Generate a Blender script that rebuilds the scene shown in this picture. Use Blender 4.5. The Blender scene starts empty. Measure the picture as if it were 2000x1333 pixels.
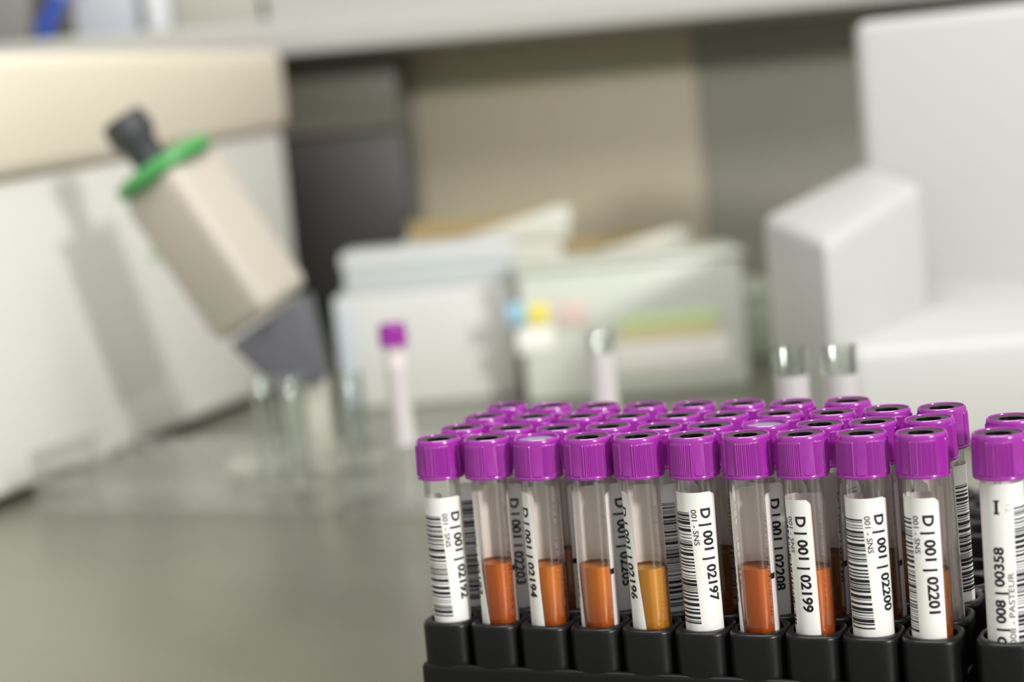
import bpy, bmesh, math, random
from mathutils import Vector, Matrix
random.seed(7)
C = bpy.context.scene.collection
SC = bpy.context.scene
S = 0.001                      # the layout below is in millimetres
PI = math.pi

# ------------------------------------------------------------------ camera
# rack frame: x along the rack's long side, y away from the viewer, z = 0 at the rack's top face
CAM = Vector((272.1166, -533.486, 163.1164))
YAW, PITCH, ROLL, FPX = -0.4223, 0.1112, -0.0891, 3361.9
BENCH = -50.0                  # bench top in the rack frame
ZOFF = 950.0                   # bench top ends up 0.90 m above the floor

def V3(x, y, z): return Vector((x * S, y * S, (z + ZOFF) * S))

cf = Vector((math.sin(YAW) * math.cos(PITCH), math.cos(YAW) * math.cos(PITCH), -math.sin(PITCH)))
cr = cf.cross(Vector((0, 0, 1))).normalized(); cu = cr.cross(cf)
cr2 = cr * math.cos(ROLL) + cu * math.sin(ROLL); cu2 = -cr * math.sin(ROLL) + cu * math.cos(ROLL)
cam = bpy.data.cameras.new('camera'); camo = bpy.data.objects.new('camera', cam); C.objects.link(camo)
camo.matrix_world = Matrix.Translation(V3(*CAM)) @ Matrix((cr2, cu2, -cf)).transposed().to_4x4()
cam.sensor_width = 36; cam.lens = FPX * 36 / 2000
cam.clip_start = 0.02; cam.clip_end = 50
cam.dof.use_dof = True; cam.dof.focus_distance = 0.562; cam.dof.aperture_fstop = 5.6
SC.camera = camo

# ------------------------------------------------------------------ light and exposure
SC.view_settings.view_transform = 'Standard'; SC.view_settings.look = 'None'
SC.view_settings.exposure = 0.0; SC.view_settings.gamma = 1.0; SC.view_settings.use_curve_mapping = False
SC.cycles.transparent_max_bounces = 40
w = bpy.data.worlds.new('lab_ambient'); SC.world = w; w.use_nodes = True
bg = w.node_tree.nodes['Background']; bg.inputs[0].default_value = (1.0, 0.995, 0.97, 1); bg.inputs[1].default_value = 0.53

def area(name, loc, target, size, power, col=(1, 1, 1), size_y=None):
    l = bpy.data.lights.new(name, 'AREA'); o = bpy.data.objects.new(name, l); C.objects.link(o)
    l.energy = power; l.color = col; l.size = size
    if size_y: l.shape = 'RECTANGLE'; l.size_y = size_y
    p = V3(*loc); o.location = p
    o.rotation_euler = (V3(*target) - p).to_track_quat('-Z', 'Y').to_euler()
    return o
area('key_lamp', (2430, -1330, 1200), (60, 60, 30), 0.28, 72, (1.0, 0.99, 0.965))
area('ceiling_lamp', (200, -100, 1500), (100, 300, 0), 1.2, 26, (1.0, 0.99, 0.96), 0.6)

# ------------------------------------------------------------------ materials
def lin(c):
    return tuple(((v / 255) / 12.92 if v / 255 <= 0.04045 else ((v / 255 + 0.055) / 1.055) ** 2.4) for v in c) + (1,)
def mat(name, rgb, rough=0.5, metal=0.0, noise=0.04, nscale=60, bump=0.0, spec=0.5, coat=0.0):
    m = bpy.data.materials.new(name); m.use_nodes = True; nt = m.node_tree; b = nt.nodes['Principled BSDF']
    c = lin(rgb)
    n = nt.nodes.new('ShaderNodeTexNoise'); n.inputs['Scale'].default_value = nscale; n.inputs['Detail'].default_value = 4
    tc = nt.nodes.new('ShaderNodeTexCoord'); nt.links.new(tc.outputs['Object'], n.inputs['Vector'])
    mx = nt.nodes.new('ShaderNodeMix'); mx.data_type = 'RGBA'
    mx.inputs[6].default_value = tuple(v * (1 - noise) for v in c[:3]) + (1,)
    mx.inputs[7].default_value = tuple(min(1, v * (1 + noise)) for v in c[:3]) + (1,)
    nt.links.new(n.outputs['Fac'], mx.inputs[0]); nt.links.new(mx.outputs[2], b.inputs['Base Color'])
    b.inputs['Roughness'].default_value = rough; b.inputs['Metallic'].default_value = metal
    b.inputs['Specular IOR Level'].default_value = spec
    b.inputs['Coat Weight'].default_value = coat
    if bump:
        bp = nt.nodes.new('ShaderNodeBump'); bp.inputs['Strength'].default_value = bump; bp.inputs['Distance'].default_value = 0.0005
        nt.links.new(n.outputs['Fac'], bp.inputs['Height']); nt.links.new(bp.outputs[0], b.inputs['Normal'])
    return m
def clear(name, tint, gloss=0.08, rough=0.04, ior=1.45, fk=0.75):
    """thin clear wall: tinted see-through with a Fresnel sheen"""
    m = bpy.data.materials.new(name); m.use_nodes = True; nt = m.node_tree; nt.nodes.clear()
    o = nt.nodes.new('ShaderNodeOutputMaterial'); t = nt.nodes.new('ShaderNodeBsdfTransparent'); g = nt.nodes.new('ShaderNodeBsdfGlossy')
    t.inputs[0].default_value = tuple(tint) + (1,); g.inputs['Roughness'].default_value = rough
    g.inputs[0].default_value = (1, 1, 1, 1)
    f = nt.nodes.new('ShaderNodeFresnel'); f.inputs[0].default_value = ior
    ma = nt.nodes.new('ShaderNodeMath'); ma.operation = 'MULTIPLY_ADD'; ma.inputs[1].default_value = fk; ma.inputs[2].default_value = gloss
    ma.use_clamp = True
    mx = nt.nodes.new('ShaderNodeMixShader')
    nt.links.new(f.outputs[0], ma.inputs[0]); nt.links.new(ma.outputs[0], mx.inputs[0])
    nt.links.new(t.outputs[0], mx.inputs[1]); nt.links.new(g.outputs[0], mx.inputs[2]); nt.links.new(mx.outputs[0], o.inputs[0])
    return m
def paper(name, rgb, trans=0.35, tint=None):
    m = bpy.data.materials.new(name); m.use_nodes = True; nt = m.node_tree; b = nt.nodes['Principled BSDF']
    n = nt.nodes.new('ShaderNodeTexNoise'); n.inputs['Scale'].default_value = 900
    r = nt.nodes.new('ShaderNodeMix'); r.data_type = 'RGBA'; c = lin(rgb)
    r.inputs[6].default_value = tuple(v * 0.98 for v in c[:3]) + (1,); r.inputs[7].default_value = c
    nt.links.new(n.outputs['Fac'], r.inputs[0]); nt.links.new(r.outputs[2], b.inputs['Base Color'])
    b.inputs['Roughness'].default_value = 0.42
    t = nt.nodes.new('ShaderNodeBsdfTranslucent'); t.inputs[0].default_value = lin(tint or rgb)
    mx = nt.nodes.new('ShaderNodeMixShader'); mx.inputs[0].default_value = trans
    nt.links.new(b.outputs[0], mx.inputs[1]); nt.links.new(t.outputs[0], mx.inputs[2])
    nt.links.new(mx.outputs[0], nt.nodes['Material Output'].inputs[0])
    return m
def serum_mat(name, rgb):
    m = paper(name, rgb, 0.15, rgb); nt = m.node_tree
    # the settled lower part of the serum is redder
    tc = nt.nodes.new('ShaderNodeTexCoord'); sp = nt.nodes.new('ShaderNodeSeparateXYZ'); mr = nt.nodes.new('ShaderNodeMapRange'); mx2 = nt.nodes.new('ShaderNodeMix'); mx2.data_type = 'RGBA'
    nt.links.new(tc.outputs['Object'], sp.inputs[0]); nt.links.new(sp.outputs['Z'], mr.inputs[0])
    mr.inputs[1].default_value = 0.014; mr.inputs[2].default_value = -0.001; mr.inputs[3].default_value = 0; mr.inputs[4].default_value = 0.75 if rgb[1] < 125 else 0.25
    old = nt.nodes['Principled BSDF'].inputs['Base Color'].links[0].from_socket
    nt.links.new(mr.outputs[0], mx2.inputs[0]); nt.links.new(old, mx2.inputs[6]); mx2.inputs[7].default_value = lin((158, 66, 20)); nt.links.new(mx2.outputs[2], nt.nodes['Principled BSDF'].inputs['Base Color'])
    b = m.node_tree.nodes['Principled BSDF']; b.inputs['Roughness'].default_value = 0.2; b.inputs['Specular IOR Level'].default_value = 0.15
    return m
M = dict(
    cap=mat('purple_plastic', (150, 42, 152), 0.2, noise=0.02, nscale=300, coat=0.35),
    rubber=mat('grey_rubber', (54, 53, 48), 0.5, nscale=400),
    hole=mat('black_rubber', (10, 11, 13), 0.22, nscale=400),
    seal=mat('pale_grey_foil', (122, 132, 138), 0.4, nscale=500),
    tube=clear('clear_tube_plastic', (0.988, 0.984, 0.978), 0.015, 0.05, fk=0.55),
    glass=clear('clear_glass', (0.93, 0.95, 0.93), 0.03, 0.05),
    acrylic=clear('clear_acrylic', (0.992, 0.994, 0.99), 0.05, 0.2, fk=0.4),
    sticker=paper('white_label_paper', (247, 247, 243), 0.08),
    base_label=paper('thin_label_paper', (255, 248, 246), 0.35, (255, 248, 244)),
    dull=paper('off_white_label_paper', (208, 202, 203), 0.12),
    ink=mat('black_print', (16, 17, 26), 0.5),
    faint=mat('faint_print', (196, 196, 194), 0.5),
    black=mat('black_rack_plastic', (13, 13, 14), 0.36, noise=0.1, nscale=90, bump=0.15, spec=0.32),
    meniscus=mat('meniscus_edge', (120, 66, 26), 0.2),
    cells=mat('dark_red_cells', (96, 36, 34), 0.4),
    steel=mat('brushed_steel', (150, 150, 136), 0.30, metal=0.75, noise=0.08, nscale=14),
)
SER = [serum_mat('orange_serum', (212, 120, 26)), serum_mat('red_orange_serum', (200, 100, 18)), serum_mat('amber_serum', (214, 148, 44)),
       serum_mat('brown_serum', (166, 104, 42)), serum_mat('shaded_brown_serum', (112, 70, 24))]  # last one is brown serum darkened for shade between the rows

# ------------------------------------------------------------------ mesh helpers (mm in, metres out)
def link(name, bm, m, parent=None, smooth=True, loc=None):
    me = bpy.data.meshes.new(name)
    bmesh.ops.recalc_face_normals(bm, faces=bm.faces) if False else None
    for v in bm.verts: v.co *= S
    bm.to_mesh(me); bm.free()
    for mm in (m if isinstance(m, (list, tuple)) else [m]): me.materials.append(mm)
    if smooth:
        for p in me.polygons: p.use_smooth = True
        me.set_sharp_from_angle(angle=math.radians(38))
    o = bpy.data.objects.new(name, me); C.objects.link(o)
    if parent: o.parent = parent
    if loc: o.location = V3(*loc) if not parent else Vector(loc) * S
    return o
def empty(name, label, cat, loc, rot=(0, 0, 0), group=None):
    o = bpy.data.objects.new(name, None); C.objects.link(o); o.empty_display_size = 0.01
    o.location = V3(*loc); o.rotation_euler = rot; tag(o, label, cat, group); return o
def tag(o, label=None, cat=None, group=None, kind=None):
    if label: o['label'] = label
    if cat: o['category'] = cat
    if group: o['group'] = group
    if kind: o['kind'] = kind
    return o
def box(bm, c, d, bev=0.0, rot=None, seg=2, mi=0):
    """box centred at c with size d (mm)"""
    g = bmesh.ops.create_cube(bm, size=1.0)['verts']
    for v in g: v.co = Vector((v.co.x * d[0], v.co.y * d[1], v.co.z * d[2]))
    fs = list({f for v in g for f in v.link_faces})
    if bev:
        es = list({e for v in g for e in v.link_edges})
        r = bmesh.ops.bevel(bm, geom=es, offset=bev, segments=seg, affect='EDGES', profile=0.5)
        fs = list(set(r['faces']) | {f for f in fs if f.is_valid}); g = list({v for f in fs for v in f.verts})
        g = list({v for f in fs for v in f.verts})
    mx = Matrix.Translation(Vector(c)) @ (rot.to_4x4() if rot else Matrix())
    for v in g: v.co = mx @ v.co
    for f in fs: f.material_index = mi
    return g
def lathe(bm, prof, n=48, rf=None, c=(0, 0), close=False, mi=0):
    rings = []
    for (r, z) in prof:
        if r < 1e-6: rings.append([bm.verts.new((c[0], c[1], z))])
        else:
            ring = []
            for k in range(n):
                a = 2 * PI * k / n; rr = rf(a, r, z) if rf else r
                ring.append(bm.verts.new((c[0] + rr * math.cos(a), c[1] + rr * math.sin(a), z)))
            rings.append(ring)
    for A, B in zip(rings, rings[1:]):
        for k in range(n):
            k2 = (k + 1) % n
            q = ([A[0]] if len(A) == 1 else [A[k], A[k2]]) + ([B[0]] if len(B) == 1 else [B[k2], B[k]])
            if len(q) >= 3: bm.faces.new(q).material_index = mi
    return rings
def hexa(bm, top, bot, bev=0.0, mi=0):
    """solid from a top polygon and a matching bottom polygon"""
    t = [bm.verts.new(p) for p in top]; b = [bm.verts.new(p) for p in bot]; n = len(t)
    fs = [bm.faces.new(t), bm.faces.new(b[::-1])]
    for k in range(n): fs.append(bm.faces.new([t[k], b[k], b[(k + 1) % n], t[(k + 1) % n]]))
    bmesh.ops.recalc_face_normals(bm, faces=fs)
    if bev:
        es = list({e for f in fs for e in f.edges})
        bmesh.ops.bevel(bm, geom=es, offset=bev, segments=3, affect='EDGES', profile=0.5)
def newbm(): return bmesh.new()
def copy(o, parent=None, **kw):
    c = o.copy(); C.objects.link(c)
    if parent: c.parent = parent
    return c

# ------------------------------------------------------------------ blood tube pieces
CAPZ, CAPH, P, Q = 50.7, 13.95, 18.75, 20.65
def cap_bm():
    bm = newbm(); N = 288
    prof = [(6.55, 0.15), (8.1, 0.0), (8.42, 0.18), (8.5, 0.6), (8.42, 1.02), (8.22, 1.25), (8.22, 1.5), (8.21, 1.8), (8.18, 4), (8.13, 7), (8.09, 10), (8.06, 11.4), (8.05, 11.7), (8.04, 12.0),
            (8.02, 12.6), (7.93, 13.25), (7.7, 13.72), (7.4, 13.95), (7.22, 13.9), (7.08, 13.7), (7.05, 13.4), (7.05, 12.0)]
    def rf(a, r, z):
        if not (1.45 < z < 11.75): return r
        d = (math.degrees(a)) % 90          # 0..90: 30 degrees smooth, 60 degrees ribbed
        h = 0.0
        if d >= 30:
            e = d - 30
            if e < 5 or e > 55:
                h = 0.36 * max(0, math.cos((e - 2.5 if e < 5 else e - 57.5) / 2.7 * PI / 2))
            else: h = 0.27 * (0.5 - 0.5 * math.cos((e - 5) / 50 * 2 * PI * 11))
        elif z < 3.2:
            q = ((d - 15) * PI / 180 * 8.2) ** 2 + (z - 1.3) ** 2
            if q < 1.9: h = 0.28
        return r + h
    lathe(bm, prof, N, rf)
    return bm
def ob_mesh(name, bm, m, smooth=True):
    o = link(name, bm, m, None, smooth); me = o.data; bpy.data.objects.remove(o); return me
ME = {}
ME['cap'] = ob_mesh('cap', cap_bm(), M['cap'])
bm = newbm(); lathe(bm, [(7.03, -1.2), (7.03, -0.15), (6.9, 0), (4.25, 0), (4.0, -0.15), (3.95, -0.5), (3.8, -5.6), (3.0, -6.0), (0, -6.2)], 48)
for f in bm.faces:
    if f.calc_center_median().z < -0.25 and f.calc_center_median().xy.length < 4.2: f.material_index = 1
ME['stopper'] = ob_mesh('stopper', bm, [M['rubber'], M['hole']])
bm = newbm(); lathe(bm, [(6.9, -1.2), (6.9, -0.35), (6.5, -0.1), (3.5, -0.3), (2.4, -0.6), (0, -0.8)], 48)
ME['seal'] = ob_mesh('stopper_seal', bm, M['seal'])
def bottom(r, z0, n=6): return [(r * math.sin(k / n * PI / 2), z0 + r - r * math.cos(k / n * PI / 2)) for k in range(n + 1)]
bm = newbm(); lathe(bm, bottom(6.5, -46) + [(6.5, 54.0), (6.25, 54.0)] + bottom(6.25, -45.5)[::-1], 48)
ME['tube'] = ob_mesh('tube_wall', bm, M['tube'])
def serum_mesh(level, m):
    bm = newbm(); R = 6.2
    pr = bottom(R, -44.9) + [(R, 1.0)] + [(R, level + 0.9), (R - 0.15, level + 0.75), (R - 0.5, level + 0.3), (R - 1.2, level + 0.05), (R - 2.2, level), (0, level)]
    lathe(bm, pr, 40)
    for f in bm.faces:
        if level + 0.12 < f.calc_center_median().z: f.material_index = 1  # rim coloured darker to paint in the meniscus refraction line
    return ob_mesh('serum', bm, [m, M['meniscus']])
def cell_mesh():
    bm = newbm(); lathe(bm, bottom(6.205, -44.95) + [(6.21, 0.4), (0, 0.5)], 32); return ob_mesh('blood_cells', bm, M['cells'])
ME['cells'] = cell_mesh()
for k in range(5): ME['serum%d' % k] = serum_mesh(19.3 + (0, 0.3, -0.4, 0.2, 0.5)[k], SER[k])

def wrap(bm, edge, R, skew=0.0, ztop=46.0, H=46.0):
    """bend a flat sheet (x = mm left of the label's right edge, y = mm below its top) round the tube"""
    for v in bm.verts:
        s, d = v.co.x, v.co.y
        a = math.radians(edge + skew * (d / H - 0.5)) - s / R
        rr = R + v.co.z
        v.co = Vector((rr * math.cos(a), rr * math.sin(a), ztop - d))
def sheet(bm, s0, s1, d0, d1, r0=0.0, r1=0.0, mi=0, step=0.6, z=0.0):
    n = max(2, int((s1 - s0) / step)); ss = [s0 + (s1 - s0) * k / n for k in range(n + 1)]
    if r0: ss += [s0 + r0 * t for t in (0.03, 0.12, 0.3, 0.55, 0.8)]
    if r1: ss += [s1 - r1 * t for t in (0.03, 0.12, 0.3, 0.55, 0.8)]
    ss = sorted(set(ss)); mv = max(1, int((d1 - d0) / 6)); cols = []
    for s in ss:
        o = 0.0
        if r0 and s < s0 + r0: q = (s0 + r0 - s) / r0; o = r0 * (1 - math.sqrt(max(0, 1 - q * q)))
        if r1 and s > s1 - r1: q = (s - s1 + r1) / r1; o = r1 * (1 - math.sqrt(max(0, 1 - q * q)))
        cols.append([bm.verts.new((s, d0 + o + (d1 - d0 - o) * k / mv, z)) for k in range(mv + 1)])
    for A, B in zip(cols, cols[1:]):
        for k in range(mv): bm.faces.new((A[k], A[k + 1], B[k + 1], B[k])).material_index = mi
def text_mesh(txt, length, height, bold=0.0):
    cu = bpy.data.curves.new('t', 'FONT'); cu.body = txt; cu.size = 1.0; cu.offset = bold; cu.resolution_u = 3
    o = bpy.data.objects.new('t', cu); C.objects.link(o)
    dg = bpy.context.evaluated_depsgraph_get(); me = bpy.data.meshes.new_from_object(o.evaluated_get(dg))
    bm = newbm(); bm.from_mesh(me); bpy.data.objects.remove(o); bpy.data.meshes.remove(me); bpy.data.curves.remove(cu)
    xs = [v.co.x for v in bm.verts]; ys = [v.co.y for v in bm.verts]
    x0, x1, y0, y1 = min(xs), max(xs), min(ys), max(ys)
    # the bar dips below the baseline: scale on the digits' height
    capy = 0.73
    for v in bm.verts: v.co = Vector(((v.co.x - x0) / (x1 - x0) * length, v.co.y / capy * height, 0))
    ymin, ymax = y0 / capy * height, y1 / capy * height
    k = ymin + 0.45
    while k < ymax:
        bmesh.ops.bisect_plane(bm, geom=bm.verts[:] + bm.edges[:] + bm.faces[:], plane_co=(0, k, 0), plane_no=(0, 1, 0)); k += 0.45
    return bm
def add(dst, src, fn, mi):
    vm = {v: dst.verts.new(fn(v.co)) for v in src.verts}
    for f in src.faces:
        try: dst.faces.new([vm[v] for v in f.verts]).material_index = mi
        except ValueError: pass
    src.free()
def barcode(bm, s0, s1, d0, d1, seed, mi=1):
    rnd = random.Random(seed); d = d0; mod = 0.27
    while d < d1 - 1.2:
        wd = mod * rnd.choice((1, 1, 1, 2, 2, 3, 4)); sheet(bm, s0, s1, d, min(d + wd, d1), mi=mi, step=0.8, z=0.035)
        d += wd + mod * rnd.choice((1, 1, 2, 2, 3))
def sticker_mesh(number, edge, skew, ztop, seed, texts=True, width=20.0):
    bm = newbm(); H = ztop + 8.0
    sheet(bm, 0, width, 0, H, 1.5, 1.5)
    if texts:
        add(bm, text_mesh('D | 001 | ' + number, 31.4, 3.4, 0.034), lambda c: Vector((4.9 - c.y, 5.4 + c.x, 0.035)), 1)
        add(bm, text_mesh('001 - SNS', 12.0, 1.9, 0.008), lambda c: Vector((8.2 - c.y, 5.6 + c.x, 0.035)), 1)
    barcode(bm, 8.9, 17.8, 6.6, ztop - 0.9, seed)
    wrap(bm, edge, 6.60, skew, ztop, 46.0)
    bmesh.ops.recalc_face_normals(bm, faces=bm.faces)
    return ob_mesh('label_sticker', bm, [M['sticker'], M['ink']])
def base_label_mesh():
    # wraps from the window's right edge (0) round the back for 247 degrees, black fill mark at its edge
    bm = newbm(); L = math.radians(250) * 6.53; zt = 47.6
    sheet(bm, -L, 0, 0, zt + 9, 1.6, 1.6, step=1.0)
    sheet(bm, -1.9, 0.0, zt - 21.2, zt - 19.3, mi=1, z=0.03)
    wrap(bm, 0, 6.53, 0, zt, 46.0)
    bmesh.ops.recalc_face_normals(bm, faces=bm.faces)
    return ob_mesh('tube_label', bm, [M['base_label'], M['ink']])
ME['base_label'] = base_label_mesh()
shared_sticker = [sticker_mesh('0', 0, 12, 45.0, 90 + k, texts=False) for k in range(3)]

def facing(x, y): return math.degrees(math.atan2(CAM.y - y, CAM.x - x))
ordw = ['first', 'second', 'third', 'fourth', 'fifth', 'sixth', 'seventh', 'eighth', 'ninth', 'tenth']

# residual lean / seating of each tube, in mm (dx at the cap, dz)
LEAN = [[(0.6, 0), (0.5, .1), (0.7, -.1), (0.6, 0), (-0.3, 0), (0.3, 0), (-0.2, 0), (-0.7, 0), (0.1, 0), (0, 0)],
        [(0.2, 0.1), (0.9, -0.2), (0.3, -0.5), (0.5, -0.2), (0.6, -0.7), (0.1, -0.5), (0.5, -0.3), (0.5, -0.6), (-0.5, -0.1), (-1.0, 0.6)],
        [(0.0, 0.5), (0.6, 0.2), (0.6, 0.0), (0.3, -0.3), (0.3, -0.4), (-0.4, -0.6), (0.2, -0.3), (-0.1, -0.4), (-0.1, 0.4), (-0.5, 0.7)],
        [(-0.1, 0.9), (-0.4, 0.6), (-0.2, 0.2), (-0.4, -0.1), (0.1, -0.1), (-0.2, 0), (-0.6, -0.2), (0.6, 0.1)]]
CAPROT = [37, 7, -4, -31, -31, 11, -43, 13, -5, -43]
# front row: label right edge (deg from the viewer's direction), skew, label top, serum colour
FRONT = [(70, 18, 44.3, 0), (-56, 36, 46.2, 1), (-27, 17, 46.2, 0), (-68, 26, 46.0, 0), (-34, 29, 46.4, 2), (58, 17, 46.2, 1), (-66, 24, 45.6, 1), (10, 3, 43.9, 1), (72, 22, 44.3, 0), (36, 5, 44.5, 3)]
SECOND = [(108, 10), (22, 8), (-100, 10), (50, 8), (112, 10), (-58, 10), (44, 5), (-60, 10), (-60, 10), (-20, 8)]

def tube(x, y, row, col, label, group, capA, edge, skew, ztop, ser, number=None, lean=(0, 0), sealed=False, mesh=None, scale=1):
    tilt = math.atan2(lean[0], 57.0)
    # lean about the rack hole: keep the tube's waist at the top of the rack
    e = empty('blood_tube', label, 'test tube', (x, y, lean[1]), (0, tilt, 0), group)
    f = facing(x, y); e_children = []
    def part(nm, me, rz=0.0, z=0.0):
        o = bpy.data.objects.new(nm, me); C.objects.link(o); e_children.append(o); o.parent = e; o.rotation_euler = (0, 0, math.radians(rz)); o.location = (0, 0, z * S); return o
    part('cap', ME['cap'], f + capA - 15, CAPZ)
    if sealed: tag(part('stopper', ME['seal'], 0, CAPZ + 12.95), 'pale grey stopper set flush in the cap')
    else: part('stopper', ME['stopper'], 0, CAPZ + 13.45)
    st_ = e_children.pop(); st_.parent = e_children[0]; st_.location = (0, 0, st_.location.z - CAPZ * S); st_.rotation_euler = (0, 0, 0)
    part('tube_wall', ME['tube'])
    part('tube_label', ME['base_label'], f + edge + 113, ztop - 48.1)
    sm = mesh or sticker_mesh(number, 0, skew, ztop, hash_num(number))
    part('barcode_sticker', sm, f + edge)
    if ser is not None: part('serum', ME['serum%d' % ser], 0, random.uniform(-0.4, 0.4) if row else 0)
    return e
def hash_num(s): return sum((i + 3) * ord(c) for i, c in enumerate(s))

G = 'purple capped blood tubes in the black rack'
colour = ['orange', 'red orange', 'amber', 'brown orange']
for i in range(10):
    num = '022%02d' % (i - 8) if i >= 8 else '0219%d' % (i + 2)
    ed, sk, zt, se = FRONT[i]
    vis = {1: 'showing orange serum', 2: 'with grey stopper', 3: 'showing orange serum', 4: 'showing amber serum', 6: 'showing red orange serum'}
    if i in (1, 3, 6): lab = 'purple capped blood tube, %s from left in front row, %s' % (ordw[i], vis[i])
    elif i in (2, 4): lab = 'purple capped blood tube printed %s in front row, %s' % (num, vis[i])
    else: lab = 'purple capped blood tube printed %s, %s from left in front row' % (num, ordw[i])
    tube(i * P, 0, 0, i, lab, G, CAPROT[i], ed, sk, zt, se, num, LEAN[0][i], sealed=(i == 2))
for i in range(10):
    ed, sk = SECOND[i]
    lab = 'purple capped blood tube in second row, %s from left' % ordw[i]
    tube(i * P, Q, 1, i, lab, G, random.uniform(-45, 45), ed, sk, 45.2, (None if i == 9 else 4 if i in (5, 7, 8) else random.choice((0, 1, 3))), '022%02d' % (i + 2), LEAN[1][i], sealed=(i == 6))
for i in range(10):
    tube(i * P, 2 * Q, 2, i, 'purple capped blood tube in third row, %s from left' % ordw[i], G, random.uniform(-45, 45),
         158 if i == 9 else random.uniform(-180, 180), 10, 45, random.choice((0, 1, 2, 3)), None, LEAN[2][i], mesh=shared_sticker[i % 3])
for i in range(8):
    tube(i * P, 3 * Q, 3, i, 'purple capped blood tube in rearmost filled row, %s from left' % ordw[i], G, random.uniform(-45, 45),
         random.uniform(-180, 180), 10, 45, random.choice((0, 1, 2, 3)), None, LEAN[3][i], mesh=shared_sticker[(i + 1) % 3])

# the neighbouring rack's two tubes
def other_sticker():
    bm = newbm(); zt = 49.6
    sheet(bm, 0, 23, 0, zt + 8, 1.5, 1.5)
    # s runs leftwards from the right edge; viewer's axis sits at s = 12
    s_ax = 13.0
    add(bm, text_mesh('D | 008 | 00358', 31.5, 3.1, 0.034), lambda c: Vector((s_ax + 0.5 + c.y, zt + 1.5 - c.x, 0.035)), 1)
    add(bm, text_mesh('008 - PASTEUR', 22.5, 1.9, 0.0), lambda c: Vector((s_ax - 2.4 + c.y, zt + 0.5 - c.x, 0.035)), 1)
    sheet(bm, s_ax + 1.6, s_ax + 2.5, 5.2, 9.2, mi=1, z=0.035)
    sheet(bm, s_ax + 1.2, s_ax + 2.9, 5.0, 5.6, mi=1, z=0.036); sheet(bm, s_ax + 1.2, s_ax + 2.9, 8.8, 9.4, mi=1, z=0.036)
    add(bm, text_mesh('T1', 2.6, 2.0, 0.0), lambda c: Vector((s_ax - 2.5 + c.y, 9.0 - c.x, 0.035)), 2)
    barcode(bm, 1.0, s_ax - 3.2, 7.5, zt + 4, 333)
    wrap(bm, 0, 6.60, -6, zt, 46)
    bmesh.ops.recalc_face_normals(bm, faces=bm.faces)
    return ob_mesh('label_sticker', bm, [M['sticker'], M['ink'], M['faint']])
X2 = 192.4
os_ = other_sticker()
tube(X2, -1.2, 5, 0, 'purple capped blood tube printed 008 00358 at the right edge in its own rack', 'blood tubes in the right hand rack', 45, 112, 0, 49, 0, mesh=os_, lean=(0.1, -0.4))
tube(X2 + 1.2, Q, 5, 1, 'purple capped blood tube half hidden behind the one printed 008 00358', 'blood tubes in the right hand rack', 10, -60, 0, 45, 0, mesh=shared_sticker[1], lean=(0, 0.3))

# ------------------------------------------------------------------ black racks
def sq(a, hx, hy, n=3.1):
    c, s = abs(math.cos(a)), abs(math.sin(a)); return 1 / ((c / hx) ** n + (s / hy) ** n) ** (1 / n)
def rack(name, label, x0, y0, nx, ny, px, qy, hole, rot=0.0):
    e = empty(name, label, 'test tube rack', (x0, y0, BENCH), (0, 0, rot), None)
    top = -BENCH
    bm = newbm(); N = 56
    def cell(cx, cy):
        hx, hy = px / 2 + 0.12, qy / 2 + 0.12
        prof = [(0, top - 15.3, 1), (0, top - 1.4, 1), (-0.18, top - 0.75, 1), (-0.6, top - 0.22, 1), (-1.15, top, 1)]
        rings = []
        for off, z, _ in prof:
            rings.append([bm.verts.new((cx + (sq(2 * PI * k / N, hx, hy) + off) * math.cos(2 * PI * k / N), cy + (sq(2 * PI * k / N, hx, hy) + off) * math.sin(2 * PI * k / N), z)) for k in range(N)])
        for r, z in ((hole + 0.45, top), (hole + 0.1, top - 0.2), (hole, top - 0.7), (hole, 4.0)):
            rings.append([bm.verts.new((cx + r * math.cos(2 * PI * k / N), cy + r * math.sin(2 * PI * k / N), z)) for k in range(N)])
        for A, B in zip(rings, rings[1:]):
            for k in range(N): bm.faces.new((A[k], A[(k + 1) % N], B[(k + 1) % N], B[k]))
        f = bm.verts.new((cx, cy, 3.0)); L = rings[-1]
        for k in range(N): bm.faces.new((L[k], L[(k + 1) % N], f))
    for i in range(nx):
        for j in range(ny): cell(i * px, j * qy)
    link('tube_cells', bm, M['black'], e)
    # lower shell: scalloped like the cells but a little wider, with a soft step on top
    bm = newbm()
    hx, hy = px / 2, qy / 2; pts = []
    W, D = (nx - 1) * px, (ny - 1) * qy
    def outline(o):
        x0_, x1_, y0_, y1_ = -hx - o, W + hx + o, -hy - o, D + hy + o; r = 3.0; out = []
        for cx, cy, a0 in ((x1_ - r, y0_ + r, -90), (x1_ - r, y1_ - r, 0), (x0_ + r, y1_ - r, 90), (x0_ + r, y0_ + r, 180)):
            for k in range(7):
                a = math.radians(a0 + 90 * k / 6); out.append((cx + r * math.cos(a), cy + r * math.sin(a)))
        return out
    rings = [[bm.verts.new((x, y, z)) for x, y in outline(o)] for o, z in ((-1.5, top - 14.6), (-0.2, top - 14.9), (0.0, top - 15.1), (0.3, top - 15.7), (0.4, top - 16.6), (0.7, 3), (1.4, 2.6), (1.5, 0.3), (1.1, 0.0))]
    n = len(rings[0])
    for A, B in zip(rings, rings[1:]):
        for k in range(n): bm.faces.new((A[k], B[k], B[(k + 1) % n], A[(k + 1) % n]))
    bm.faces.new(rings[-1][::-1])
    link('lower_shell', bm, M['black'], e)
    return e
rack('tube_rack', 'black plastic rack filled with ten columns of purple capped tubes', 0, 0, 10, 5, P, Q, 7.5)
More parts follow.
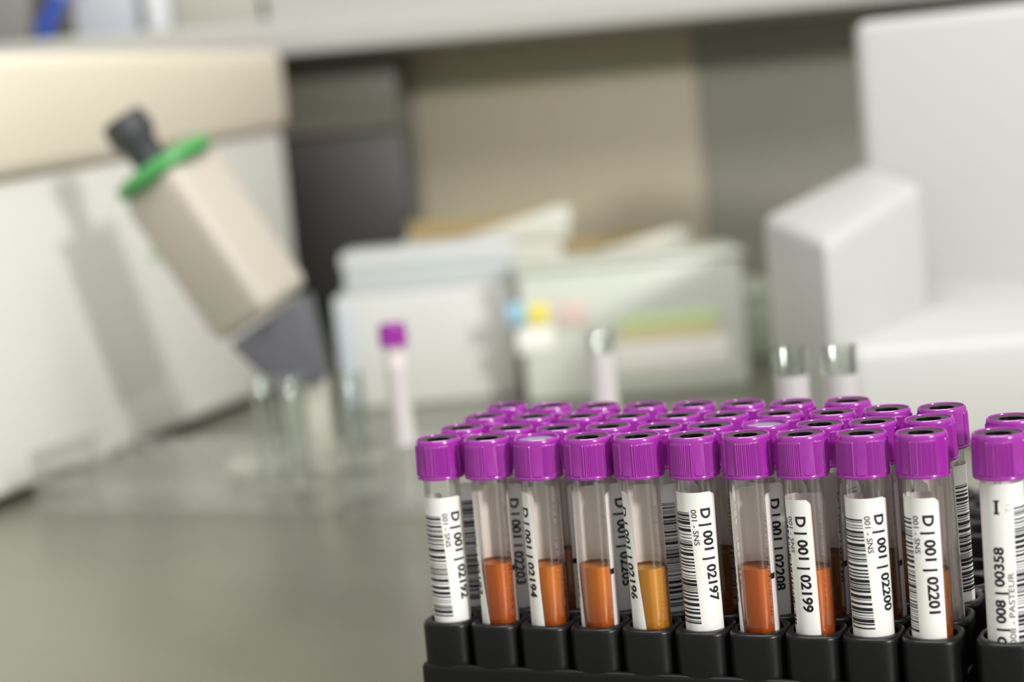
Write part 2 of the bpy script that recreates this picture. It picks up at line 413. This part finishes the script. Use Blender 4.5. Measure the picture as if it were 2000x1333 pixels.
rack('tube_rack', 'black plastic rack at the right edge beside the full rack', X2 - 0.4, -0.6, 4, 5, P, Q, 7.5)
rack('tube_rack', 'black plastic rack behind the full rack holding two uncapped glass tubes', 74, 138, 8, 4, 22.0, 22.0, 8.6)

# ------------------------------------------------------------------ room frame: a to the right, b away, parallel to the back wall
RF = Vector((-0.40985948, 0.91214868, 0)); RR = Vector((0.91214868, 0.40985948, 0))
def room(a, b, z): return CAM * 1.0 * 0 + Vector((CAM.x, CAM.y, 0)) + RR * a + RF * b + Vector((0, 0, z))
RZ = math.atan2(RR.y, RR.x)
def ray(x, y): return cf + cr2 * ((x - 1000) / FPX) - cu2 * ((y - 666.5) / FPX)
def W(x, y, b):               # survey point: sight line (x, y) met at distance b
    d = ray(x, y); return CAM + d * (b / d.dot(RF))
def roomc(P): q = P - Vector((CAM.x, CAM.y, 0)); return q.dot(RR), q.dot(RF), q.z
def rent(name, label, cat, a, b, z, group=None, yaw=0.0):
    p = room(a, b, z); return empty(name, label, cat, tuple(p), (0, 0, RZ + yaw), group)
def rbox(name, m, parent, c, d, bev=1.0, smooth=True, rot=None):
    bm = newbm(); box(bm, c, d, bev, rot); return link(name, bm, m, parent, smooth)

# bench, floor, wall
bm = newbm(); box(bm, (0, 0, -20), (2600, 2100, 40), 3)
o = link('workbench', bm, M['steel'], None); o.rotation_euler = (0, 0, RZ); o.location = V3(*room(-100, 900, BENCH))
tag(o, 'brushed steel laboratory workbench top under the racks and instruments', 'workbench')
floor_m = mat('grey_floor', (150, 150, 145), 0.6); 
bm = newbm(); box(bm, (0, 0, -50), (6000, 6000, 100)); o = link('floor', bm, floor_m); o.location = V3(0, 0, -950); tag(o, kind='structure')
WALLB = 1960
wall_m = mat('beige_grey_wall', (136, 134, 121), 0.6, noise=0.10, nscale=2.2)
bm = newbm(); box(bm, (0, 50, 450), (6000, 100, 2800)); o = link('wall_back', bm, wall_m); o.rotation_euler = (0, 0, RZ); o.location = V3(*room(0, WALLB, 0)); tag(o, kind='structure')

# pale sheet added on the wall for its soft light-to-dark change behind the cartons
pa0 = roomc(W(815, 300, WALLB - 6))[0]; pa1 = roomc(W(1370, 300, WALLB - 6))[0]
bm = newbm(); box(bm, (0, 0, 0), (pa1 - pa0, 6, 332), 2); o = link('light_tone_sheet_1', bm, mat('beige_wall_tone', (180, 171, 147), 0.6, noise=0.06, nscale=2.5)); o.rotation_euler = (0, 0, RZ)
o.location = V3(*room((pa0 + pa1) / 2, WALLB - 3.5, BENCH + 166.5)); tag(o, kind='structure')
# wall shelf, long, white
z1 = W(1100, 57, 1780).z
sh = rent('wall_shelf', 'long white wall shelf running above the bench', 'shelf', 150, 1780, z1)
rbox('shelf_board', mat('white_laminate', (174, 175, 169), 0.5), sh, (0, 89, 18), (2600, 178, 36), 2)

# dark cabinet added for the wall's light-to-dark change between centrifuge and cartons
a0, _, zt = roomc(W(575, 270, 1850)); a1 = roomc(W(800, 400, 1850))[0]
dk = rent('dark_tone_block', 'dark charcoal cabinet added for the wall darkening under the shelf', 'backdrop', (a0 + a1) / 2 - 40, 1850, BENCH)
dm = mat('charcoal_tone', (34, 33, 29), 0.45)
rbox('tone_block_body', dm, dk, (0, 60, (zt + 50) / 2), (a1 - a0 + 80, 78, zt + 50), 2)
rbox('tone_block_front', dm, dk, (0, 18.9, (zt + 50) / 2), (a1 - a0 + 72, 4, zt + 40), 1)

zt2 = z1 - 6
rbox('upper_tone_block', mat('taupe_tone', (108, 105, 92), 0.5), dk, (0, 60, (zt + 50 + zt2 + 50) / 2 + 1), (a1 - a0 + 76, 76, zt2 - zt - 2), 2)  # lighter upper block added to step the wall's fade into dark
# ------------------------------------------------------------------ centrifuge (left)
cream = mat('cream_enamel', (228, 219, 200), 0.45, noise=0.02); white = mat('warm_white_enamel', (222, 221, 214), 0.5, noise=0.02)
A = Vector((-523, 369, BENCH)); B = Vector((-618, 960, BENCH)); u = (B - A).normalized(); nrm = Vector((u.y, -u.x, 0))
ang = math.atan2(u.y, u.x)
ce = empty('centrifuge', 'large cream and white benchtop centrifuge at the left edge', 'centrifuge', tuple(A), (0, 0, ang))
# local x runs along the visible side (away), local y to the left (-normal)
L0, L1, D = -130, (B - A).length, 480
bm = newbm(); hexa(bm, [(L0, 6, 210), (L1 - 8, 6, 250), (L1 - 8, D, 250), (L0, D, 210)], [(L0, 6, 6), (L1 - 8, 6, 6), (L1 - 8, D, 6), (L0, D, 6)], 6)
body = link('housing', bm, white, ce)
bm = newbm(); hexa(bm, [(L0 - 4, 0, 303), (L1, 0, 331), (L1, D + 6, 331), (L0 - 4, D + 6, 303)], [(L0 - 4, 0, 212), (L1, 0, 252), (L1, D + 6, 252), (L0 - 4, D + 6, 212)], 12)
link('lid', bm, cream, ce)
for fx in (L0 + 30, 130, L1 - 60):
    for fy in (30, D - 30):
        bm = newbm(); lathe(bm, [(0, 0), (14, 0), (15, 2), (15, 6), (0, 6.5)], 24, c=(fx, fy)); link('foot', bm, M['black'], ce)
green_s = mat('pale_green_print', (170, 200, 165), 0.5)
for px_, py_ in ((300, 490), (473, 389)):
    d = ray(px_, py_); t = ((A + nrm * -6 - CAM).dot(nrm)) / d.dot(nrm); q = CAM + d * t - A
    bm = newbm(); lathe(bm, [(0, 0), (7, 0), (8, -1), (8, -2.5), (7, -3.5), (0, -3.8)], 24)
    for v in bm.verts: v.co = Vector((q.dot(u) + v.co.x, 5.8 + v.co.z * 0.6, q.z + v.co.y))
    o = link('button', bm, green_s, ce); tag(o, 'pale green round button')

# ------------------------------------------------------------------ tilted instrument with green collar
K = 1190
def scr(px_, py_, b): return W(px_, py_, b)
bt, bb = scr(325, 335, 1190), scr(520, 618, 1190)
ax = (bt - bb).normalized()                      # body axis, leaning
side = ax.cross(RF * -1).normalized() * -1
side = (RR - ax * RR.dot(ax)).normalized(); dep = ax.cross(side).normalized()
dep = -dep if dep.dot(RF) < 0 else dep
rotm = Matrix((side, dep, ax)).transposed()
base_p = Vector((bb.x, bb.y, BENCH)) 
inst = empty('bench_instrument', 'cream tilted instrument with green collar and black knob beside the centrifuge', 'laboratory instrument', (base_p.x, base_p.y, BENCH))
def iloc(P): return P - base_p
Lb = (bt - bb).length; cmid = iloc((bt + bb) / 2)
bm = newbm(); 
yaw2 = Matrix.Rotation(math.radians(-32), 3, 'Z')
box(bm, (0, 0, 0), (58, 58, Lb - 4), 9, None, 3)
for v in bm.verts: v.co = cmid + rotm @ (yaw2 @ v.co)
link('body', bm, mat('cream_plastic', (184, 177, 164), 0.42, noise=0.02), inst)
bm = newbm(); lathe(bm, [(0, 0), (34, 0), (37, 2), (37, 7), (33, 10), (0, 11)], 48)
for v in bm.verts: v.co = iloc(bt) + rotm @ (v.co + Vector((0, 0, -2)))
link('collar', bm, mat('green_plastic', (74, 158, 84), 0.4), inst)
kp = iloc(bt) - side * 5
bm = newbm(); lathe(bm, [(0, 6), (11, 6), (12, 12), (13, 26), (16, 30), (17, 34), (16, 45), (14, 47), (0, 48)], 12)
for v in bm.verts: v.co = kp + rotm @ v.co
link('knob', bm, mat('dark_knob', (58, 58, 62), 0.5), inst)
dg = mat('dark_grey_plastic', (88, 88, 94), 0.5)
f1 = iloc(scr(455, 668, 1190)); f2 = iloc(scr(602, 572, 1190)); f3 = iloc(scr(642, 738, 1190)); f4 = iloc(scr(556, 762, 1190))
bm = newbm(); o1 = RF * -22; o2 = RF * 26
hexa(bm, [p + o1 for p in (f1, f4, f3, f2)], [p + o2 for p in (f1, f4, f3, f2)], 4); link('bracket', bm, dg, inst)
# stand under the bracket
st = mat('pale_stand_plastic', (176, 175, 162), 0.5)
g1 = iloc(scr(556, 755, 1190)); g2 = iloc(scr(640, 735, 1190))
bm = newbm(); q1 = [g1 + o1 * 0.7, g2 + o1 * 0.7, g2 + o2 * 0.7, g1 + o2 * 0.7]
hexa(bm, q1, [Vector((p.x, p.y, 12)) for p in q1], 2); link('post', bm, st, inst)
bm = newbm(); box(bm, (0, 0, 7), (110, 50, 14), 5, Matrix.Rotation(RZ, 3, 'Z'))
for v in bm.verts: v.co += Vector((10, 18, 0))
link('foot_plate', bm, st, inst)

# ------------------------------------------------------------------ clear acrylic racks with a few tubes
def plate(bm, x0, x1, y0, y1, z, th, holes=None):
    box(bm, ((x0 + x1) / 2, (y0 + y1) / 2, z + th / 2), (x1 - x0, y1 - y0, th), 0.8, None, 2)
def acrylic_rack(label, x0, y0, nx, ny, pitch, ztops):
    e = empty('acrylic_tube_rack', label, 'test tube rack', (x0, y0, BENCH))
    Wd, Dp = nx * pitch + 12, ny * pitch + 8
    for nm, z in (('bottom_shelf', 0.5), ('middle_shelf', 17), ('top_shelf', ztops)):
        bm = newbm(); x = 6; N = 24; th = 4
        # plate with round holes built cell by cell
        for i in range(nx):
            for j in range(ny):
                cx, cy = 6 + (i + .5) * pitch, 4 + (j + .5) * pitch; hp = pitch / 2; r = 8.6 if nm != 'bottom_shelf' else 3.0
                def ring(fn, zz): return [bm.verts.new((cx + fn(2 * PI * k / N) * math.cos(2 * PI * k / N), cy + fn(2 * PI * k / N) * math.sin(2 * PI * k / N), zz)) for k in range(N)]
                sqf = lambda a: hp / max(abs(math.cos(a)), abs(math.sin(a)))
                R_ = [ring(sqf, z), ring(lambda a: r, z), ring(lambda a: r, z + th), ring(sqf, z + th)]
                for A_, B_ in zip(R_, R_[1:]):
                    for k in range(N): bm.faces.new((A_[k], B_[k], B_[(k + 1) % N], A_[(k + 1) % N]))
        # front and back edge strips
        for yy in (1.5, Dp - 1.5): box(bm, (Wd / 2, yy, z + th / 2), (Wd - 8, 4, th), 0.6)
        for xx in (4.5, Wd - 4.5): box(bm, (xx, Dp / 2, z + th / 2), (3, Dp - 8, th), 0.6)
        link(nm, bm, M['acrylic'], e, True)
    for xx in (1.5, Wd - 1.5):
        bm = newbm(); box(bm, (xx, Dp / 2, (ztops + 8) / 2), (4, Dp, ztops + 8), 0.8); link('end_panel', bm, M['acrylic'], e)
    return e
AY = 362
acrylic_rack('clear acrylic tube rack with short empty tubes in front of the centrifuge', -487, AY, 10, 3, 22.0, 34)
acrylic_rack('clear acrylic tube rack behind the black rack, holding the lone purple capped tube', -253, AY, 9, 3, 22.0, 34)

def grid_pos(x0, y0, i, j): return x0 + 6 + (i + .5) * 22, y0 + 4 + (j + .5) * 22
# lone purple tube: leaning slightly
px0, py0 = grid_pos(-253, AY, 1, 0)
def lone_tube(x, y, z, lean_):
    e = empty('blood_tube', 'lone purple capped tube with white label standing in the clear acrylic rack', 'test tube', (x, y, z), (0, lean_, 0))
    def part(nm, me, rz=0.0, zz=0.0):
        o = bpy.data.objects.new(nm, me); C.objects.link(o); o.parent = e; o.rotation_euler = (0, 0, math.radians(rz)); o.location = (0, 0, zz * S); return o
    f = facing(x, y)
    part('cap', ME['cap'], 0, CAPZ); part('stopper', ME['stopper'], 0, CAPZ + 13.45); part('tube_wall', ME['tube'])
    part('tube_label', ME['base_label'], f - 120)
    part('barcode_sticker', sticker_plain, f + 62)
bm = newbm(); sheet(bm, 0, 20, 8, 54, 1.5, 1.5); wrap(bm, 0, 6.6, 0, 46, 46); bmesh.ops.recalc_face_normals(bm, faces=bm.faces); sticker_plain = ob_mesh('plain_sticker', bm, M['dull'])
lone_tube(px0, py0, 0.6, math.radians(-1.0))
# uncapped glass tubes
def glass_mesh(r, h):
    bm = newbm(); n = 6
    lathe(bm, bottom(r, 0) + [(r, h - 1.2), (r + 0.35, h - 0.6), (r + 0.2, h), (r - 0.9, h)] + bottom(r - 1.0, 1.0)[::-1], 40); return ob_mesh('glass_wall', bm, M['glass'])
gm = glass_mesh(7.6, 100); gs = glass_mesh(7.6, 75)
bm = newbm(); sheet(bm, -12, 12, 0, 60, 1, 1); wrap(bm, 0, 7.75, 0, 88, 46); glabel = ob_mesh('white_label', bm, M['dull'])
def gtube(x, y, z, me, label, lab=True, group=None):
    e = empty('glass_tube', label, 'test tube', (x, y, z), (0, 0, 0), group)
    o = bpy.data.objects.new('glass_wall', me); C.objects.link(o); o.parent = e
    if lab:
        o = bpy.data.objects.new('white_label', glabel); C.objects.link(o); o.parent = e; o.rotation_euler = (0, 0, math.radians(facing(x, y) + 10))
GG = 'uncapped glass tubes'
gtube(74, 138 + 66, -46 + 11, gm, 'left of two uncapped glass tubes rising behind the purple caps', True, GG)
gtube(96, 138 + 66, -46 + 11, gm, 'right of two uncapped glass tubes rising behind the purple caps', True, GG)
gx, gy = grid_pos(-253, AY, 7, 0); gtube(gx, gy, -45.0, gm, 'uncapped glass tube with pale label in acrylic rack beyond the middle of the caps', True, GG)
for n_, (i, j) in enumerate(((6, 2), (7, 2), (9, 2))):
    x, y = grid_pos(-487, AY, i, j)
    gtube(x, y, -45.0, gs, 'short empty glass tube in the left acrylic rack, %s from left' % ordw[n_], False, 'short glass tubes in the left acrylic rack')

# ------------------------------------------------------------------ cartons and tubs in the middle
def span(x0, x1, y0, b):      # left a, right a and height z of a thing seen between x0 and x1 with its top at y0
    return roomc(W(x0, y0, b))[0], roomc(W(x1, y0, b))[0], roomc(W((x0 + x1) / 2, y0, b))[2]
pal = lambda n, c, r=0.5: mat(n, c, r, noise=0.03, nscale=20)
def carton(name, label, cat, x0, x1, ytop, b, depth, m, z0=BENCH, bev=2.0, part='carton'):
    a0, a1, z = span(x0, x1, ytop, b)
    e = rent(name, label, cat, (a0 + a1) / 2, b, z0); h = z - z0; wd = a1 - a0
    return e, wd, h
e, wd, h = carton('glove_box', 'white glove box lying lowest at the left of the stack of boxes', 'box', 648, 1000, 568, 1480, 110, None)
rbox('carton', pal('white_card', (198, 198, 194)), e, (0, 55, h / 2), (wd, 110, h), 3)
rbox('end_panel', pal('blue_grey_card', (180, 188, 194)), e, (-wd / 2 + 9, -1.0, h / 2), (16, 1.6, h - 8), 0.5)
hA = h
e2, wd, h = carton('glove_box', 'pale blue grey box resting on the white glove box', 'box', 665, 1000, 487, 1490, 100, None, BENCH + hA)
rbox('carton', pal('pale_blue_grey_card', (184, 189, 190)), e2, (0, 50, h / 2), (wd, 100, h), 3)
rbox('lid', pal('lighter_card', (198, 200, 200)), e2, (0, 50, h - 5), (wd + 3, 103, 12), 2)
kraft = pal('brown_kraft', (150, 132, 90), 0.7); cardw = pal('white_outer_card', (204, 203, 190))
def open_carton(label, x0, x1, ytop, b, depth, flap):
    a0, a1, z = span(x0, x1, ytop, b); e = rent('open_carton', label, 'box', (a0 + a1) / 2, b, BENCH); h = z - BENCH; wd = a1 - a0
    rbox('front_wall', cardw, e, (0, 1.5, h / 2), (wd, 3, h), 0.5)
    rbox('back_wall', kraft, e, (0, depth - 1.5, (h + 14) / 2), (wd, 3, h + 14), 0.5)
    rbox('side_wall', cardw, e, (-wd / 2 + 1.5, depth / 2, h / 2), (3, depth - 6, h), 0.5)
    rbox('side_wall', cardw, e, (wd / 2 - 1.5, depth / 2, h / 2), (3, depth - 6, h), 0.5)
    rbox('contents', pal('folded_paper', (170, 158, 120)), e, (0, depth / 2, h / 2 - 4), (wd - 7, depth - 7, h - 9), 1)
    fl = [W(x, y, b) for x, y in flap]; og = room((a0 + a1) / 2, b, BENCH)
    def loc(p): q = p - og; return Vector((q.dot(RR), q.dot(RF), q.z))
    q = [loc(p) for p in fl]
    bm = newbm(); hexa(bm, [p + Vector((0, -3, 0)) for p in q], [p + Vector((0, 0.5, 0)) for p in q], 0.5); link('raised_flap', bm, cardw, e)
    return e
open_carton('open carton with raised white flap at the back of the box stack, left one', 785, 1095, 462, 1610, 120, [(900, 466), (1108, 470), (1116, 405), (1090, 402)])
open_carton('open carton with raised white flap behind the clear tub, right one', 1112, 1345, 500, 1570, 120, [(1130, 503), (1350, 505), (1344, 446), (1320, 444)])
# translucent tub with coloured labels
e, wd, h = carton('storage_tub', 'pale green translucent tub with green and yellow label behind the racks', 'tub', 1007, 1450, 510, 1420, 120, None)
rbox('tub_body', pal('pale_green_plastic', (200, 204, 193), 0.35), e, (0, 60, h / 2), (wd, 120, h), 5)
rbox('rim', pal('pale_rim_plastic', (196, 200, 188), 0.35), e, (0, 60, h - 1), (wd + 5, 125, 6), 2)
og = e.location / S - Vector((0, 0, ZOFF))
def sticker_on(name, rgb, x0, x1, y0, y1, label=None, th=1.2, off=0.0):
    p0, p1 = W(x0, (y0 + y1) / 2, 1419), W(x1, (y0 + y1) / 2, 1419); z_t = W((x0 + x1) / 2, y0, 1419).z; z_b = W((x0 + x1) / 2, y1, 1419).z
    a0, a1 = (p0 - og).dot(RR), (p1 - og).dot(RR)
    o = rbox(name, pal(name + '_ink', rgb), e, ((a0 + a1) / 2, -0.7 - off, (z_t + z_b) / 2 - BENCH), (a1 - a0, th, abs(z_t - z_b)), 0.3)
    if label: tag(o, label)
sticker_on('blue_dot', (150, 192, 214), 990, 1028, 592, 632)
sticker_on('yellow_dot', (228, 212, 92), 1030, 1072, 594, 634)
sticker_on('pink_mark', (206, 186, 176), 1085, 1150, 590, 640)
sticker_on('white_label', (232, 231, 224), 1010, 1080, 642, 690)
sticker_on('green_stripe', (204, 218, 160), 1212, 1402, 612, 640)
sticker_on('yellow_stripe', (226, 214, 168), 1212, 1402, 641, 662)
sticker_on('white_label', (232, 230, 222), 1200, 1425, 664, 725)
# low grey green tray at the right of the tub
e, wd, h = carton('storage_tray', 'low grey green tray between the tub and the white instrument', 'tray', 1400, 1530, 575, 1570, 160, None)
rbox('tray_body', pal('grey_green_plastic', (160, 166, 148), 0.4), e, (0, 90, h / 2), (wd, 160, h), 5)
rbox('rim', pal('grey_green_rim', (172, 178, 160), 0.4), e, (0, 90, h - 1), (wd + 4, 164, 6), 2)

# ------------------------------------------------------------------ white instrument (right)
wp = mat('white_instrument_plastic', (186, 186, 183), 0.42, noise=0.015); 
ori = room(300, 1290, BENCH)
wi = rent('white_analyser', 'large white plastic analyser with stepped arm at the right edge', 'laboratory instrument', 300, 1290, BENCH)
def rl(P): q = P - ori; return Vector((q.dot(RR), q.dot(RF), q.z))
def solid(name, pts, bev, m=wp, extra=None):
    q = [rl(p) for p in pts]; bm = newbm(); hexa(bm, q, [Vector((p.x, p.y, 0)) for p in q], bev); return link(name, bm, m, wi)
tl, tr = rl(W(1668, 42, 1300)), rl(W(2300, -25, 1300))
bm = newbm(); hexa(bm, [(tl.x, tl.y, tl.z), (tr.x, tr.y - 120, tl.z), (tr.x + 60, tr.y + 120, tl.z), (tl.x + 55, tl.y + 220, tl.z)], [(tl.x, tl.y, 0), (tr.x, tr.y - 120, 0), (tr.x + 60, tr.y + 120, 0), (tl.x + 55, tl.y + 220, 0)], 9); link('tower', bm, wp, wi)
solid('arm', [W(1488, 422, 1190), W(1612, 474, 1080), W(1800, 356, 1190), W(1690, 318, 1296)], 7)
b0 = rl(W(1660, 660, 1080)); 
bm = newbm(); zz = b0.z
hexa(bm, [(b0.x, b0.y, zz - 8), (b0.x + 320, b0.y, zz - 8), (b0.x + 320, 5, zz + 12), (b0.x, 5, zz + 12)], [(b0.x, b0.y, 0), (b0.x + 320, b0.y, 0), (b0.x + 320, 5, 0), (b0.x, 5, 0)], 8); link('base_tray', bm, wp, wi)

# ------------------------------------------------------------------ things on the shelf
def on_shelf(name, label, cat, x0, x1, ytop, b, depth, m, shape='box'):
    a0, a1, z = span(x0, x1, ytop, b); e = rent(name, label, cat, (a0 + a1) / 2, b, z1 + 36); return e, a1 - a0, max(20, z - z1 - 36)
e, wd, h = on_shelf('grey_box', 'taupe grey box on the shelf, rightmost of the things there', 'box', 330, 500, -60, 1810, 0, None)
rbox('carton', pal('taupe_card', (168, 165, 156)), e, (0, 50, h / 2), (wd, 100, h), 3); rbox('lid', pal('taupe_lid', (178, 176, 168)), e, (0, 50, h - 4), (wd + 4, 104, 9), 2)
e, wd, h = on_shelf('plastic_bottle', 'white plastic bottle on the shelf beside the taupe box', 'bottle', 262, 325, -140, 1830, 0, None)
bm = newbm(); r = wd / 2; lathe(bm, [(0, 0), (r - 2, 0), (r, 3), (r, h * .6), (r * .8, h * .72), (r * .4, h * .8), (r * .4, h * .86), (0, h * .86)], 32); link('bottle_body', bm, pal('milky_plastic', (214, 216, 220), 0.35), e)
bm = newbm(); lathe(bm, [(0, h * .84), (r * .5, h * .84), (r * .5, h), (0, h)], 24); link('bottle_cap', bm, pal('white_cap', (226, 226, 226)), e)
e, wd, h = on_shelf('storage_box', 'pale lavender grey box on the shelf left of the white bottle', 'box', 130, 255, -80, 1815, 0, None)
rbox('carton', pal('lavender_card', (176, 178, 186)), e, (0, 50, h / 2), (wd, 100, h), 3); rbox('lid', pal('lavender_lid', (186, 188, 196)), e, (0, 50, h - 4), (wd + 4, 104, 9), 2)
e, wd, h = on_shelf('storage_box', 'dark grey box on the shelf at the top left corner', 'box', -90, 50, -60, 1815, 0, None)
rbox('carton', pal('dark_grey_card', (122, 122, 118)), e, (0, 50, h / 2), (wd, 100, h), 3); rbox('lid', pal('dark_grey_lid', (132, 132, 128)), e, (0, 50, h - 4), (wd + 4, 104, 9), 2)
e, wd, h = on_shelf('long_box', 'long pale grey box on the shelf right of the taupe box', 'box', 510, 1640, -70, 1810, 0, None)
rbox('carton', pal('pale_grey_card', (178, 179, 173)), e, (0, 45, h / 2), (wd, 90, h), 3); rbox('lid', pal('pale_grey_lid', (184, 185, 179)), e, (0, 45, h - 4), (wd + 4, 94, 9), 2)
# blue marker pen leaning on the boxes
p0 = W(80, 66, 1792); p0.z = z1 + 36 + 6; p1 = W(140, -70, 1800); d = (p1 - p0); Lp = d.length
pe = empty('marker_pen', 'blue marker pen leaning upright between the shelf boxes', 'pen', (p0.x, p0.y, z1 + 36))
qt = d.to_track_quat('Z', 'Y').to_matrix()
bm = newbm(); lathe(bm, [(0, 0), (8, 0), (9, 3), (9, Lp * .6), (0, Lp * .6)], 24)
for v in bm.verts: v.co = qt @ v.co + Vector((0, 0, 3))
link('pen_body', bm, pal('blue_plastic', (38, 72, 160), 0.35), pe)
bm = newbm(); lathe(bm, [(0, Lp * .6), (9.5, Lp * .6), (9.5, Lp * .95), (8, Lp), (0, Lp)], 24)
for v in bm.verts: v.co = qt @ v.co + Vector((0, 0, 3))
link('pen_cap', bm, pal('pale_blue_plastic', (120, 138, 190), 0.35), pe)
